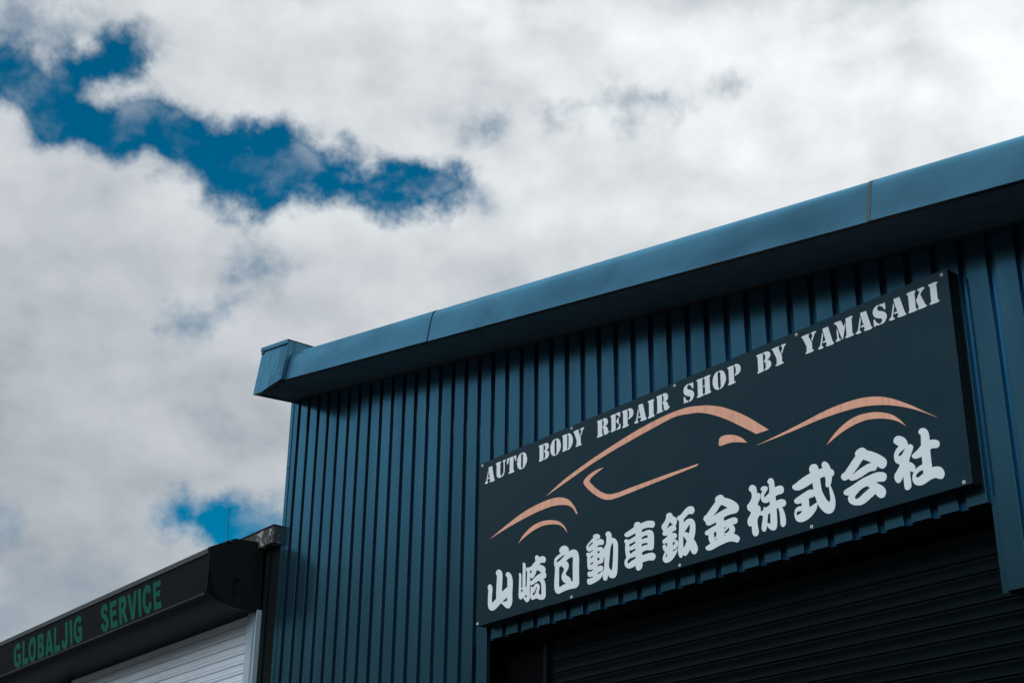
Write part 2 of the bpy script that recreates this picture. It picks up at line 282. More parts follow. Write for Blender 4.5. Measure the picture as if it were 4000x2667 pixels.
# ------------------------------------------------------------------ lettering outlines (millimetres on the sign face)
KANJI = (
    "284,403 267,403 252,393 249,381 254,368 263,358* 262,328 259,282 256,224 258,176* 237,166 213,154 205,155 201,169 199,193 203,227 205,250 203,274 194,294 180,305 170,307 155,305 145,290 147,276 154,265* 152,232 150,185 152,145 160,120 180,100 207,91 231,90 254,96 284,110 322,130* 355,102 385,80 409,71 433,74 453,91 462,126 460,173 464,225 465,260 460,293 449,321 428,345 407,357 394,359 381,355 375,343 382,329 396,318* 398,278 397,238* 378,235 330,214* 330,256 332,298 334,326 331,357 319,381 301,397|396,162* 337,136* 369,132 396,134 397,143",
    "762,416 747,414 739,402 745,385 741,371 720,361 702,347 685,342 674,343 669,336* 664,339 649,345 634,341 630,330 636,320 644,311* 642,262 639,199* 630,198 624,194* 624,238 624,319 624,365 617,382 606,391 596,391 587,383 591,372* 589,326 588,259 586,194* 579,198 571,205* 571,249 572,289 568,309 560,318 551,320 541,315 544,303 544,254 542,201 540,153 544,128 566,111 582,113 597,119* 610,102 627,85 646,75 664,80 677,96 678,148 678,206* 686,200 699,197 722,199 755,207 794,214* 799,203 810,192 816,174 818,134 817,108 811,99 802,101 794,109 783,122* 792,139 798,161 792,178 778,192 765,196 747,195 726,183 715,170* 709,180 697,187 684,181 689,170 685,141 685,107 696,90 712,80 731,81 756,84 772,78 793,68 825,60 852,62 866,75 868,111 867,150 862,178 852,202 839,216* 858,216 872,224 875,238 870,253 860,260* 866,274 866,288 857,304 837,318 810,331 787,339* 808,345 828,345 855,339 865,346 870,362 862,376 849,388 832,395 812,396 791,392* 784,404 772,412|677,315* 690,311 705,310* 698,298 680,286* 679,302|760,303* 792,287 818,268* 788,264 754,255 713,236 694,230 680,229* 679,263* 688,254 703,248 719,249 734,262 750,280|571,195* 581,186 596,176* 586,168 580,164 572,167 570,179|615,127* 641,136* 641,120 637,110 628,116|761,170 755,166 743,148 728,134 714,132* 715,109* 739,119 751,134 761,153 764,165",
    "1090,420 1062,421 1038,411 1029,397 1034,382 1048,373* 1026,365 994,355 974,339 968,315 970,296 978,279* 978,240 973,188 971,136 977,101 995,77 1013,69 1033,68 1077,74 1128,77 1175,76 1214,73 1237,79 1253,96 1255,132 1254,196 1256,286 1251,315 1242,338 1222,357 1197,367 1173,369 1140,363* 1140,381 1130,397 1110,412|1098,348* 1070,348 1038,339 1004,326 996,316 1002,312 1026,314 1054,325|1185,312 1165,314 1137,310 1106,299* 1127,284 1137,264 1136,244 1121,223 1105,211 1104,199 1113,188 1140,171 1158,152 1166,132* 1184,131* 1184,184 1185,262 1188,306|1058,273* 1046,269 1030,268 1026,253 1026,190 1025,126 1030,118 1041,117 1073,124 1108,127* 1081,143 1063,162 1055,184 1059,204 1073,222 1085,237 1080,249 1068,259",
    "1456,427 1431,429 1414,420 1420,408* 1392,394 1358,374 1342,360 1340,346 1347,329 1374,312 1391,314 1415,319* 1414,312* 1376,300* 1366,306 1353,310 1341,305 1340,292 1349,280* 1349,244 1352,198 1360,183 1376,175 1412,175* 1405,166 1384,161 1359,165 1350,158 1351,145 1359,130 1375,123 1411,121* 1406,114 1379,112 1352,113 1344,105 1346,88 1358,73 1372,67 1395,67 1441,73 1478,82 1507,100 1520,115* 1518,100 1523,77 1539,64 1555,63 1567,74 1574,92 1577,101* 1584,86 1596,74 1620,66 1644,64 1664,79 1673,107 1679,161 1683,228 1685,283 1680,315 1667,337 1647,353 1619,362* 1618,384 1608,403 1587,417 1567,417 1555,406 1556,393 1564,382* 1562,358 1557,328 1542,312 1530,293* 1524,306 1507,318 1491,323 1463,324* 1462,333* 1483,338 1522,332 1533,339 1534,353 1525,367 1502,379 1480,382 1459,378* 1454,385* 1480,386 1492,392 1493,401 1487,412 1470,423|1528,234* 1540,231* 1536,191 1530,150 1524,141 1504,134 1462,124* 1459,133* 1479,139 1508,140 1520,152 1519,169 1505,181 1484,185 1458,182* 1460,191* 1480,198 1509,198 1524,207 1527,220|1411,378* 1388,371 1364,356 1364,351 1373,349 1392,359 1416,369*|1462,293* 1472,296 1486,293 1488,279* 1460,281*|1388,271* 1415,276* 1413,267* 1386,254*|1383,224* 1414,227* 1414,216* 1385,208*|1458,244* 1485,247* 1485,227* 1459,227*|1628,321 1616,310 1603,287 1596,242 1588,193 1585,157 1593,140 1611,123 1619,135 1626,172 1632,226 1635,280 1634,314",
    "1898,416 1879,417 1862,408 1858,386* 1817,375 1767,362 1756,354 1763,341 1782,331 1808,329 1842,335 1872,339* 1872,319* 1838,312 1796,304* 1787,312 1774,318 1758,314 1754,302 1764,288* 1761,247 1765,212 1773,183* 1756,167 1751,145 1760,122 1779,106 1799,99 1823,98 1865,105* 1868,88 1877,72 1891,65 1915,67 1931,80 1937,114* 1965,115 2005,114 2049,106 2067,117 2071,132 2060,149 2040,161 2011,166 1978,166 1936,164* 1934,187* 1957,191 1986,191 2037,181 2052,189 2056,212 2060,255 2058,289 2050,309 2034,323 2014,331 1988,333 1938,329* 1938,349* 1970,352 2007,350 2054,338 2068,345 2073,360 2069,374 2053,387 2027,395 1994,400 1965,400 1928,397* 1916,409|1936,294* 1961,298 1990,298 1996,295 1997,280* 1971,281 1935,280*|1934,246* 1959,247 1994,243* 1994,229* 1966,231 1933,228*|1805,276* 1818,274 1869,283* 1868,267* 1836,259 1805,252*|1804,232* 1820,226 1839,226 1869,231* 1868,216* 1838,208 1816,202 1809,207 1806,219|1867,172* 1837,170 1811,170 1790,161 1782,148 1787,138 1798,138 1829,148 1867,156*",
    "2221,406 2204,406 2190,397 2187,375* 2170,353 2143,334 2140,318 2148,299 2159,287* 2147,280 2147,269 2156,258 2171,253 2193,253* 2192,242* 2168,233 2146,224 2143,215 2151,203 2167,198 2190,200* 2188,179 2185,161* 2180,176 2170,189 2159,195 2147,190 2145,174 2153,154 2167,140* 2152,123 2141,100 2146,80 2161,66 2182,60 2207,61 2239,74 2266,95 2285,119 2292,138* 2268,132 2245,123* 2245,137* 2269,139 2288,148 2295,161 2296,177 2287,194 2268,208 2247,209* 2264,212 2284,216 2287,229 2281,242 2266,252 2245,254* 2241,265* 2259,267 2279,269 2283,282 2276,301* 2287,312 2292,333 2290,345 2279,359 2253,376* 2248,389 2237,400|2222,340* 2254,312* 2230,311 2190,299* 2206,320|2244,190* 2260,190 2266,184 2261,175 2245,166*|2186,129* 2185,106* 2174,101 2168,104 2173,114|2431,403 2405,404 2381,396 2354,379 2328,364* 2307,362 2294,351 2298,338 2314,325* 2312,284 2304,216 2299,163 2294,122 2297,92 2313,67 2330,68 2338,82* 2357,71 2372,71 2391,84 2412,105* 2421,81 2436,67 2452,62 2471,70 2482,90 2479,111 2466,140 2447,168* 2460,198 2467,235 2467,265 2459,290 2441,310 2419,318 2396,320 2377,314 2358,301* 2358,325* 2382,339 2410,352 2443,345 2461,353 2466,369 2460,385 2448,397|2410,277 2399,267 2381,252 2361,237* 2380,231 2403,216* 2411,234 2416,260 2415,273|2348,210* 2363,195 2380,169* 2364,145 2352,134 2343,134*",
    "2717,413 2691,414 2668,405 2663,390 2666,377* 2640,358 2605,331 2576,309 2553,298 2547,286 2553,271 2565,262* 2568,245 2581,233 2599,228 2625,230 2662,237* 2662,218* 2620,210 2586,202 2560,194 2554,185 2559,173 2573,166 2591,162* 2586,149 2589,127 2601,102* 2576,95 2556,88 2556,76 2569,64 2588,58 2614,58 2665,67 2713,74 2767,78 2798,74 2826,64 2845,56 2861,64 2867,80 2858,96 2836,112 2816,121* 2827,135 2830,150 2823,170 2810,186* 2848,186 2857,200 2854,214 2841,226 2820,232 2791,232 2734,227* 2734,251* 2768,257 2804,258 2854,257 2870,269 2875,286 2868,307 2844,332 2810,356 2776,374 2746,387* 2734,404|2719,342 2744,329 2774,309* 2735,304 2687,295 2637,284* 2673,308 2710,340|2635,169* 2659,172* 2660,148 2650,137 2641,135 2638,146|2660,129* 2660,117* 2643,112*|2734,182* 2756,184* 2734,170*|2776,170 2758,164 2732,151* 2732,144* 2753,142 2771,149 2780,159 2780,168|2732,137* 2748,128* 2731,128*",
    "3004,409 2988,409 2974,397 2973,380 2988,364 2994,347 2994,330 2984,311 2962,291 2950,284 2948,269 2954,251 2980,229* 2969,212 2950,192 2944,176 2947,156 2958,140 2980,134* 2979,113 2983,82 3001,63 3023,63 3036,79 3036,95 3031,129 3030,156 3037,177 3056,194* 3068,185 3082,180* 3076,154 3066,123 3063,102 3069,83 3082,75 3096,77 3105,93 3110,108* 3127,86 3144,72 3164,65 3182,67 3192,81 3198,112 3199,152 3199,201* 3214,202* 3222,174 3225,130 3225,92 3231,77 3242,70 3258,71 3268,85 3271,108 3268,141 3258,173 3245,201* 3262,199 3277,206 3282,219 3276,236 3258,249 3236,254 3198,252* 3197,283* 3217,288 3245,287 3265,293 3271,308 3268,324 3253,340 3236,345 3215,346 3196,342* 3194,372 3189,395 3178,409 3166,413 3150,413 3138,401 3137,390 3147,378* 3148,353 3147,320* 3131,312 3114,302 3102,302 3100,310 3111,325 3130,341 3135,351 3132,363 3118,372 3100,376 3082,372 3074,363 3077,354 3089,348* 3075,330 3070,312 3074,288 3085,272 3106,261 3123,259 3146,263* 3144,238* 3110,228* 3100,236 3089,233 3089,219* 3063,212* 3064,233 3057,253 3041,262* 3044,275 3060,295 3066,310 3067,326 3062,337 3041,345* 3040,363 3033,388 3020,402|3125,181* 3144,186* 3143,152 3141,114* 3114,126* 3119,154",
    "3532,412 3509,413 3493,397 3492,375 3498,361* 3458,353 3411,340 3363,322 3347,318 3342,307 3350,292 3374,279 3398,274 3434,277 3509,294* 3513,248* 3498,253 3477,256 3445,250 3395,237 3354,222 3350,215 3354,201 3373,190 3390,188 3410,188* 3409,167* 3389,170 3366,166 3350,151 3345,130 3348,104 3360,82 3373,73 3400,65 3428,66 3464,76 3501,97 3525,120 3536,147 3537,152* 3549,130 3570,101 3595,78 3621,67 3645,68 3663,81 3675,108 3677,146 3670,183 3659,216 3648,242* 3659,260 3666,294* 3680,300 3686,316 3681,331 3662,347* 3651,375 3636,394 3618,406 3603,405 3593,393 3594,381 3598,367* 3564,369* 3563,385 3555,399 3544,408|3571,307* 3593,310 3612,308* 3615,285 3612,250 3616,240 3624,237 3636,237* 3639,199 3641,163 3637,145 3628,141 3616,152 3595,188 3580,224 3574,265|3469,200* 3521,205* 3528,182 3534,161* 3502,153 3470,143*|3408,135 3386,140 3368,138 3361,128 3365,118 3377,118 3395,124 3408,131",
    "3921,414 3899,416 3873,408 3859,394 3861,375* 3835,355 3800,324 3770,299 3743,286 3737,273 3742,259 3760,245 3777,244 3796,247* 3804,236 3822,228 3844,227 3876,231 3915,240 3947,249 3972,251 3993,247 4008,253 4016,270* 4034,254 4052,244 4070,246 4084,258 4089,274 4086,292 4071,310 4043,334 4009,358 3980,374 3950,388* 3937,404|3920,336 3943,324 3978,301* 3953,302 3921,296 3875,283 3822,263* 3867,297 3913,336|4037,227 4013,232 3982,232 3945,228 3907,223 3862,212 3812,197 3757,183 3747,172 3750,160 3763,150 3787,143* 3778,132 3777,114 3789,94 3812,77 3846,66 3874,62 3909,69 3941,83 3986,104* 3998,85 4014,72 4032,67 4050,71 4061,90 4062,108 4051,128 4026,151 3993,174* 4025,170 4052,164 4069,169 4078,188 4076,203 4061,218|3929,167* 3948,150* 3923,140 3890,125 3857,109 3839,108 3829,117 3832,126 3851,141 3879,157 3903,164",
    "4194,413 4173,414 4157,402 4152,386 4162,371 4186,350* 4164,333 4148,309 4145,282 4152,258 4166,245 4180,234 4175,225 4159,207 4138,185 4133,170 4136,150 4150,130 4162,126 4176,132 4189,146 4198,161* 4198,134 4198,93 4203,77 4215,69 4232,70 4245,81 4248,102 4247,140 4248,180* 4257,172 4270,167 4283,174 4289,186 4285,201 4270,221 4247,237* 4262,267 4282,300 4288,318 4283,330 4268,339 4252,341* 4250,359 4238,382 4220,399|4231,324* 4204,314 4183,304 4178,293 4186,287 4201,292 4216,305|4368,412 4352,413 4338,403 4336,390 4350,373* 4347,340 4344,310* 4313,289 4282,274 4272,266 4275,254 4292,243 4313,240 4341,242* 4340,196* 4313,189 4286,176 4268,156 4260,132 4262,107 4276,88 4300,76 4324,73 4356,80 4392,91 4420,91 4443,80 4458,75 4473,79 4483,98 4482,114 4472,136 4455,150 4434,157 4404,160* 4403,202 4403,268* 4421,272 4451,265 4467,271 4473,286 4468,303 4454,314 4434,322 4406,327* 4408,353 4403,379 4390,400 4378,409|4340,160* 4340,141* 4319,131 4296,125 4287,131 4287,142 4303,153 4322,160",
)
CAR = (
    "157,677* 375,743 606,801 805,822 944,823 1053,805 1134,769 1193,714 1226,666 1245,628* 1228,634* 1193,683 1134,722 1053,746 944,761 777,760 578,742 375,715",
    "528,560* 594,614 693,656 806,671 930,655 1025,622 1086,574 1125,512* 1072,568 1025,596 944,619 834,632 722,622 609,592",
    "869,859* 1068,931 1349,1001 1621,1054 1884,1097 2139,1124 2324,1129 2456,1120 2556,1098 2627,1080 2753,1032 2876,966 2984,895 3099,806 3176,743* 3065,746* 2924,844 2782,938 2646,1011 2541,1052 2470,1066 2322,1089 2137,1075 1882,1046 1620,1012 1417,978 1139,918",
    "1546,913* 1464,892 1399,868 1379,849* 1437,792 1512,735 1575,703 1650,686 1847,686 2203,688 2524,685* 2506,671* 2260,663 1967,654 1649,647 1587,655 1512,685 1410,754 1333,827 1314,861 1334,881 1413,910 1503,917",
    "2723,778 2733,810 2774,817 2842,803 2908,773 2950,741 2978,709* 2894,736 2827,751 2770,752 2735,754 2722,763",
    "3050,666* 3241,684 3453,708 3639,732 3808,739 3953,729 4064,704 4162,663 4289,585 4388,513 4486,440* 4387,505 4287,562 4183,609 4076,645 3947,673 3793,686 3604,688 3398,677 3218,670",
    "3644,507* 3701,554 3784,599 3874,624 3970,623 4062,603 4150,564 4209,515 4254,457* 4198,503 4129,539 4048,565 3956,580 3850,572 3750,548",
)
STENCIL = {
    "Y": "0,1292 60,1294 66,1291 65,1288 58,1283 58,1278* 83,1225* 82,1178* 86,1174 94,1171 95,1167 92,1164 29,1163 24,1167 24,1171 34,1174 36,1179* 37,1214* 8,1281* 1,1286|120,1294 124,1289 121,1285 113,1281 109,1276* 87,1233* 81,1246* 91,1270* 92,1277 90,1282 82,1286 80,1291 84,1294",
    "A": "49,1290* 93,1289* 122,1173* 130,1165 129,1158 69,1159 64,1163 66,1169 72,1173 72,1177* 68,1190* 41,1191* 43,1201* 66,1202* 47,1279*|43,1265* 48,1244* 31,1180* 32,1173 42,1165 41,1158 6,1159 0,1164 1,1169 13,1174 20,1184*",
    "M": "0,1290 2,1294 53,1294* 56,1291* 74,1241* 83,1267* 85,1242* 59,1162* 54,1163* 16,1277* 11,1281 2,1285|93,1294* 145,1294 149,1289 148,1284 140,1280* 137,1175* 146,1171 148,1165 144,1162 85,1162 79,1167 81,1172 91,1175*|15,1249* 27,1220* 27,1183* 30,1178 42,1170 40,1164 6,1163 0,1167 2,1171 11,1177 15,1185*",
    "S": "48,1294* 48,1286* 38,1278 36,1269 40,1259 52,1251 73,1241 91,1228 102,1209 102,1196 95,1179 78,1163 50,1158* 50,1168* 61,1173 66,1183 65,1191 57,1198 38,1206 20,1216 5,1233 0,1255 5,1273 19,1287 34,1293|56,1295* 68,1293 83,1289 89,1293 94,1293 98,1287* 97,1252 93,1247 87,1251 81,1264 73,1275 56,1283*|6,1209 12,1205 16,1192 26,1178 43,1169* 42,1158* 33,1159 17,1165 9,1159 4,1160 0,1164* 0,1203* 2,1208",
    "K": "0,1286 2,1290 62,1289 66,1284 65,1280 57,1275* 56,1171* 65,1165 66,1160 61,1157 5,1158 0,1163 2,1168 9,1172* 10,1277* 2,1280|128,1288 132,1282 131,1277 118,1270 110,1263 98,1248* 127,1173* 130,1168 138,1163 134,1158 76,1157 71,1162 72,1167 79,1172 78,1176* 63,1220* 93,1264* 94,1270 90,1275 82,1281 81,1287 85,1289",
    "I": "5,1282 6,1288 9,1289 65,1288 71,1284 70,1279 61,1273* 60,1170* 69,1165 70,1159 65,1156 4,1157 0,1161 2,1166 13,1171* 15,1275* 7,1278",
    "B": "0,1288 2,1294 6,1295 57,1294* 57,1163* 6,1162 1,1167 2,1172 10,1176* 10,1283* 3,1284|64,1294* 83,1295 102,1291 117,1282 124,1267 123,1253 114,1242 102,1234 89,1232* 108,1226 121,1215 126,1199 124,1184 115,1173 99,1165 65,1163* 64,1172* 75,1175 78,1183 79,1207 77,1220 65,1227* 65,1235* 75,1239 78,1247 79,1268 75,1279 64,1284*",
    "H": "2,1290 4,1294 62,1294 68,1290 66,1286 58,1282* 56,1176* 65,1172 66,1166 61,1163 6,1162 0,1166 0,1171 10,1175* 12,1282* 5,1284|73,1291 76,1294 134,1294 139,1290 138,1285 128,1280* 128,1177* 137,1172 138,1167 133,1164 77,1163 72,1167 73,1171 81,1176* 82,1224* 65,1225* 66,1234* 82,1234* 82,1281* 77,1284",
    "O": "59,1296* 60,1288* 51,1284 49,1273* 49,1185* 52,1175 58,1169* 58,1159* 36,1165 16,1179 3,1204 0,1231 5,1259 20,1282 38,1294|66,1297* 86,1293 106,1280 119,1257 126,1230 122,1201 105,1179 87,1164 66,1160* 66,1169* 73,1173 76,1184* 76,1269* 74,1281 66,1287*",
    "P": "0,1289 3,1293 58,1293* 57,1176* 68,1171 69,1165 65,1163 5,1162 0,1166 0,1171 10,1176* 11,1280* 4,1284|66,1294* 84,1294 101,1288 116,1274 122,1254 118,1232 99,1218 66,1212* 66,1223* 75,1228 78,1238* 77,1271 73,1279 66,1284*",
    "R": "3,1293 6,1297 60,1298* 56,1180* 67,1175 69,1168 63,1166 6,1167 0,1171 2,1176 10,1181* 11,1286* 5,1288|66,1297* 85,1299 103,1294 118,1282 123,1263 118,1244 89,1231* 103,1228 117,1216 121,1199 120,1186* 128,1189 135,1185 133,1177 118,1167 93,1165 81,1174 76,1191 75,1212 71,1222 64,1228* 65,1236* 74,1241 77,1252 77,1275 73,1283 66,1288*",
    "E": "0,1291 3,1296 58,1297* 56,1167* 6,1166 0,1170 1,1175 11,1179* 11,1285* 2,1287|65,1298* 108,1298* 106,1261 101,1257 96,1261 87,1276 65,1286*|85,1259 89,1255 89,1209 84,1206 79,1211 74,1222 65,1228* 64,1238* 74,1245 80,1257|105,1207 109,1204* 108,1167* 66,1166* 66,1175* 82,1181 94,1193 100,1206",
    "D": "1,1294 3,1298 58,1296* 58,1166* 6,1166 0,1169 0,1173 9,1178* 9,1286* 3,1288|66,1298* 86,1294 106,1280 121,1254 126,1226 120,1200 105,1180 86,1167 65,1165* 65,1175* 74,1181 76,1192* 77,1271* 73,1283 66,1289*",
    "U": "0,1292 2,1297 62,1297 69,1292 68,1288 57,1283* 58,1193 60,1182 70,1175* 71,1160* 45,1163 22,1175 12,1190 11,1216* 10,1281* 3,1287|125,1297 131,1292 129,1288 119,1283 116,1273* 116,1205 110,1181 97,1168 78,1162* 77,1175* 90,1182 100,1194 103,1208* 102,1275* 100,1283 90,1288 87,1294 91,1296",
    "T": "35,1298* 83,1297* 84,1179* 95,1174 96,1169 90,1164 30,1164 24,1168 25,1173 36,1178*|0,1297* 29,1297* 29,1287 20,1273 15,1255 9,1249 2,1252|90,1296* 119,1297* 119,1254 114,1249 108,1252 103,1271 90,1287*",
}
SIGN_TEXT = [('A', 81), ('U', 227), ('T', 373), ('O', 506), ('B', 781), ('O', 924), ('D', 1068), ('Y', 1203), ('R', 1475), ('E', 1628), ('P', 1758), ('A', 1889), ('I', 2033), ('R', 2124), ('S', 2405), ('H', 2535), ('O', 2692), ('P', 2836), ('B', 3107), ('Y', 3247), ('Y', 3508), ('A', 3639), ('M', 3784), ('A', 3948), ('S', 4092), ('A', 4209), ('K', 4356), ('I', 4513)]
GREEN = (
    "-18122,3919 -18058,3893 -18026,3837* -18081,3820* -18103,3850 -18127,3856 -18154,3836 -18154,3793 -18130,3731 -18084,3680 -18053,3665 -18023,3671 -18036,3721* -18074,3720* -18103,3777* -17993,3775* -17942,3658 -17949,3612 -17994,3596 -18069,3609 -18148,3662 -18204,3738 -18237,3840 -18215,3900 -18171,3919",
    "-17991,3914* -17918,3912* -17839,3680* -17724,3676* -17680,3604* -17868,3605*",
    "-17650,3916 -17578,3890 -17534,3830 -17493,3720 -17476,3647 -17508,3600 -17556,3598 -17638,3634 -17696,3691 -17738,3759 -17753,3843 -17725,3900|-17634,3842 -17667,3828 -17668,3772 -17649,3721 -17610,3677 -17581,3666 -17555,3678 -17562,3731 -17594,3807",
    "-17500,3912* -17352,3908 -17309,3882 -17289,3841 -17298,3791* -17253,3751 -17220,3676 -17205,3618* -17242,3603 -17381,3605*|-17416,3844* -17378,3847 -17356,3824 -17356,3801 -17395,3793*|-17380,3734* -17325,3732 -17300,3702 -17304,3675 -17357,3670*",
    "-17196,3910* -17112,3909* -16908,3600* -16980,3600* -17012,3642* -17087,3652* -17074,3606* -17147,3604*|-17121,3818* -17050,3715* -17103,3715*",
    "-17001,3913* -16929,3910* -16861,3677* -16744,3674* -16702,3601* -16881,3600*",
    "-16672,3920* -16600,3922* -16517,3661 -16518,3612 -16564,3597 -16625,3609 -16682,3662 -16701,3706* -16643,3714* -16616,3669 -16599,3668 -16597,3697",
    "-16553,3922* -16476,3920* -16353,3605* -16414,3604*",
    "-16280,3928 -16216,3903 -16179,3847* -16238,3827* -16261,3852 -16292,3862 -16322,3836 -16314,3776 -16284,3717 -16237,3675 -16199,3675 -16179,3699 -16187,3725* -16236,3722* -16265,3794* -16157,3791* -16105,3655 -16115,3617 -16163,3598 -16228,3611 -16304,3657 -16360,3730 -16394,3826 -16381,3896 -16335,3927",
    "-15551,3928 -15499,3902 -15463,3845* -15513,3831* -15536,3858 -15564,3867 -15582,3854 -15568,3830 -15516,3808 -15455,3768 -15410,3714 -15394,3657 -15406,3614 -15456,3600 -15508,3611 -15566,3654 -15606,3713* -15543,3713* -15513,3678 -15485,3667 -15464,3678 -15466,3703 -15498,3728 -15574,3768 -15629,3816 -15652,3867 -15646,3908 -15602,3929",
    "-15441,3924* -15253,3922* -15240,3854* -15350,3853* -15339,3809* -15232,3806* -15211,3745* -15314,3747* -15288,3682* -15169,3679* -15137,3608* -15316,3609*",
    "-15210,3928* -15062,3924 -15009,3884 -14980,3826 -14983,3773 -15001,3752* -14881,3612* -14953,3610* -15055,3725 -15079,3741* -15023,3609* -15095,3611*|-15119,3860* -15078,3858 -15055,3836 -15059,3807 -15102,3797*",
    "-14984,3925* -14915,3922* -14795,3718* -14819,3926* -14755,3925* -14717,3611* -14794,3613*",
    "-14727,3929* -14650,3926* -14549,3613* -14613,3612*",
    "-14479,3933 -14416,3900 -14379,3841* -14431,3821* -14453,3849 -14478,3860 -14504,3837 -14500,3784 -14475,3723 -14434,3686 -14403,3686 -14402,3743* -14336,3715* -14331,3649 -14362,3611 -14411,3610 -14479,3648 -14536,3714 -14569,3805 -14570,3882 -14536,3926",
    "-14356,3929* -14174,3927* -14160,3862* -14273,3862* -14258,3812* -14160,3814* -14140,3753* -14239,3752* -14220,3689* -14107,3688* -14074,3615* -14248,3616*",
)
SIGN_SCREWS = [(41, 1328), (1180, 1328), (2316, 1325), (3466, 1325), (4619, 1319), (17, 20), (1166, 15), (2303, 17), (3476, 18), (4604, 18)]

# ------------------------------------------------------------------ object helpers
def thing(name, loc, label, cat, group=None):
    o = bpy.data.objects.new(name, None); COL.objects.link(o)
    o.location = loc; o.empty_display_size = 0.2
    o['label'] = label; o['category'] = cat
    if group: o['group'] = group
    return o
def origin(p):
    v = Vector((0, 0, 0))
    while p is not None:
        v += p.location; p = p.parent
    return v
def link(name, me, parent, loc=(0, 0, 0)):
    o = bpy.data.objects.new(name, me); COL.objects.link(o)
    o.parent = parent; o.location = loc
    return o
def mesh(name, verts, faces, mat, smooth=False):
    me = bpy.data.meshes.new(name); me.from_pydata([tuple(v) for v in verts], [], faces)
    me.materials.append(M[mat]); me.validate(); me.update()
    bm = bmesh.new(); bm.from_mesh(me); bmesh.ops.recalc_face_normals(bm, faces=bm.faces); bm.to_mesh(me); bm.free()
    if smooth:
        for p in me.polygons: p.use_smooth = True
    return me
def part(name, verts, faces, mat, parent, smooth=False):
    """verts in world coordinates"""
    o = origin(parent)
    return link(name, mesh(name, [Vector(v) - o for v in verts], faces, mat, smooth), parent)
def box_geo(x0, x1, y0, y1, z0, z1, bev=0.0):
    v = [(x, y, z) for x in (x0, x1) for y in (y0, y1) for z in (z0, z1)]
    f = [(0, 1, 3, 2), (4, 6, 7, 5), (0, 4, 5, 1), (2, 3, 7, 6), (0, 2, 6, 4), (1, 5, 7, 3)]
    return v, f
def box(name, x0, x1, y0, y1, z0, z1, mat, parent, bev=0.0):
    v, f = box_geo(x0, x1, y0, y1, z0, z1)
    o = part(name, v, f, mat, parent)
    if bev:
        bm = bmesh.new(); bm.from_mesh(o.data)
        bmesh.ops.bevel(bm, geom=bm.edges[:], offset=bev, segments=2, affect='EDGES', clamp_overlap=True)
        bm.to_mesh(o.data); bm.free()
    return o
def sweep_x(name, prof, x0, x1, mat, parent, zf=None, closed=True, smooth=False, nx=1, caps=True):
    """profile of (y, z) drawn along X; zf(x) lifts it"""
    zf = zf or (lambda x: 0.0)
    n = len(prof); v = []; f = []
    for i in range(nx+1):
        x = x0 + (x1-x0)*i/nx
        v += [(x, y, z + zf(x)) for y, z in prof]
    for i in range(nx):
        for j in range(n if closed else n-1):
            a = i*n + j; b = i*n + (j+1) % n
            f.append((a, b, b+n, a+n))
    if closed and caps:
        f.append(tuple(range(n))); f.append(tuple(nx*n + j for j in reversed(range(n))))
    o = part(name, v, f, mat, parent, smooth)
    return o
def auto_smooth(o, ang=35):
    bm = bmesh.new(); bm.from_mesh(o.data)
    for e in bm.edges:
        e.smooth = len(e.link_faces) == 2 and e.calc_face_angle(0) < R(ang)
    for fc in bm.faces: fc.smooth = True
    bm.to_mesh(o.data); bm.free()
def cyl_geo(p, axis, r, h, n=12, r2=None):
    ax = Vector(axis).normalized(); s = ax.orthogonal().normalized(); t = ax.cross(s)
    r2 = r if r2 is None else r2
    v = []; p = Vector(p)
    for k, rr in ((0, r), (h, r2)):
        v += [p + ax*k + (s*math.cos(2*math.pi*i/n) + t*math.sin(2*math.pi*i/n))*rr for i in range(n)]
    f = [(i, (i+1) % n, n+(i+1) % n, n+i) for i in range(n)] + [tuple(range(n)), tuple(range(2*n-1, n-1, -1))]
    return v, f
def structure(name, verts, faces, mat):
    o = link(name, mesh(name, verts, faces, mat), None); o['kind'] = 'structure'
    return o

# smooth closed outlines: points in millimetres, * marks a sharp corner
def outline(s):
    pts = []
    for tok in s.split():
        k = tok.endswith('*'); a, b = tok.rstrip('*').split(',')
        pts.append((Vector((float(a), float(b)))*0.001, k))
    n = len(pts); out = []
    for i in range(n):
        p1, k1 = pts[i]; p2, k2 = pts[(i+1) % n]
        if k1 and k2:
            out.append(p1); continue
        p0 = 2*p1 - p2 if k1 else pts[i-1][0]
        p3 = 2*p2 - p1 if k2 else pts[(i+2) % n][0]
        a = max((p1-p0).length, 1e-5)**0.5; b = max((p2-p1).length, 1e-5)**0.5; c = max((p3-p2).length, 1e-5)**0.5
        m1 = ((p1-p0)/a - (p2-p0)/(a+b) + (p2-p1)/b)*b
        m2 = ((p2-p1)/b - (p3-p1)/(b+c) + (p3-p2)/c)*b
        for q in range(5):
            t = q/5; t2 = t*t; t3 = t2*t
            out.append(p1*(2*t3-3*t2+1) + m1*(t3-2*t2+t) + p2*(-2*t3+3*t2) + m2*(t3-t2))
    return out
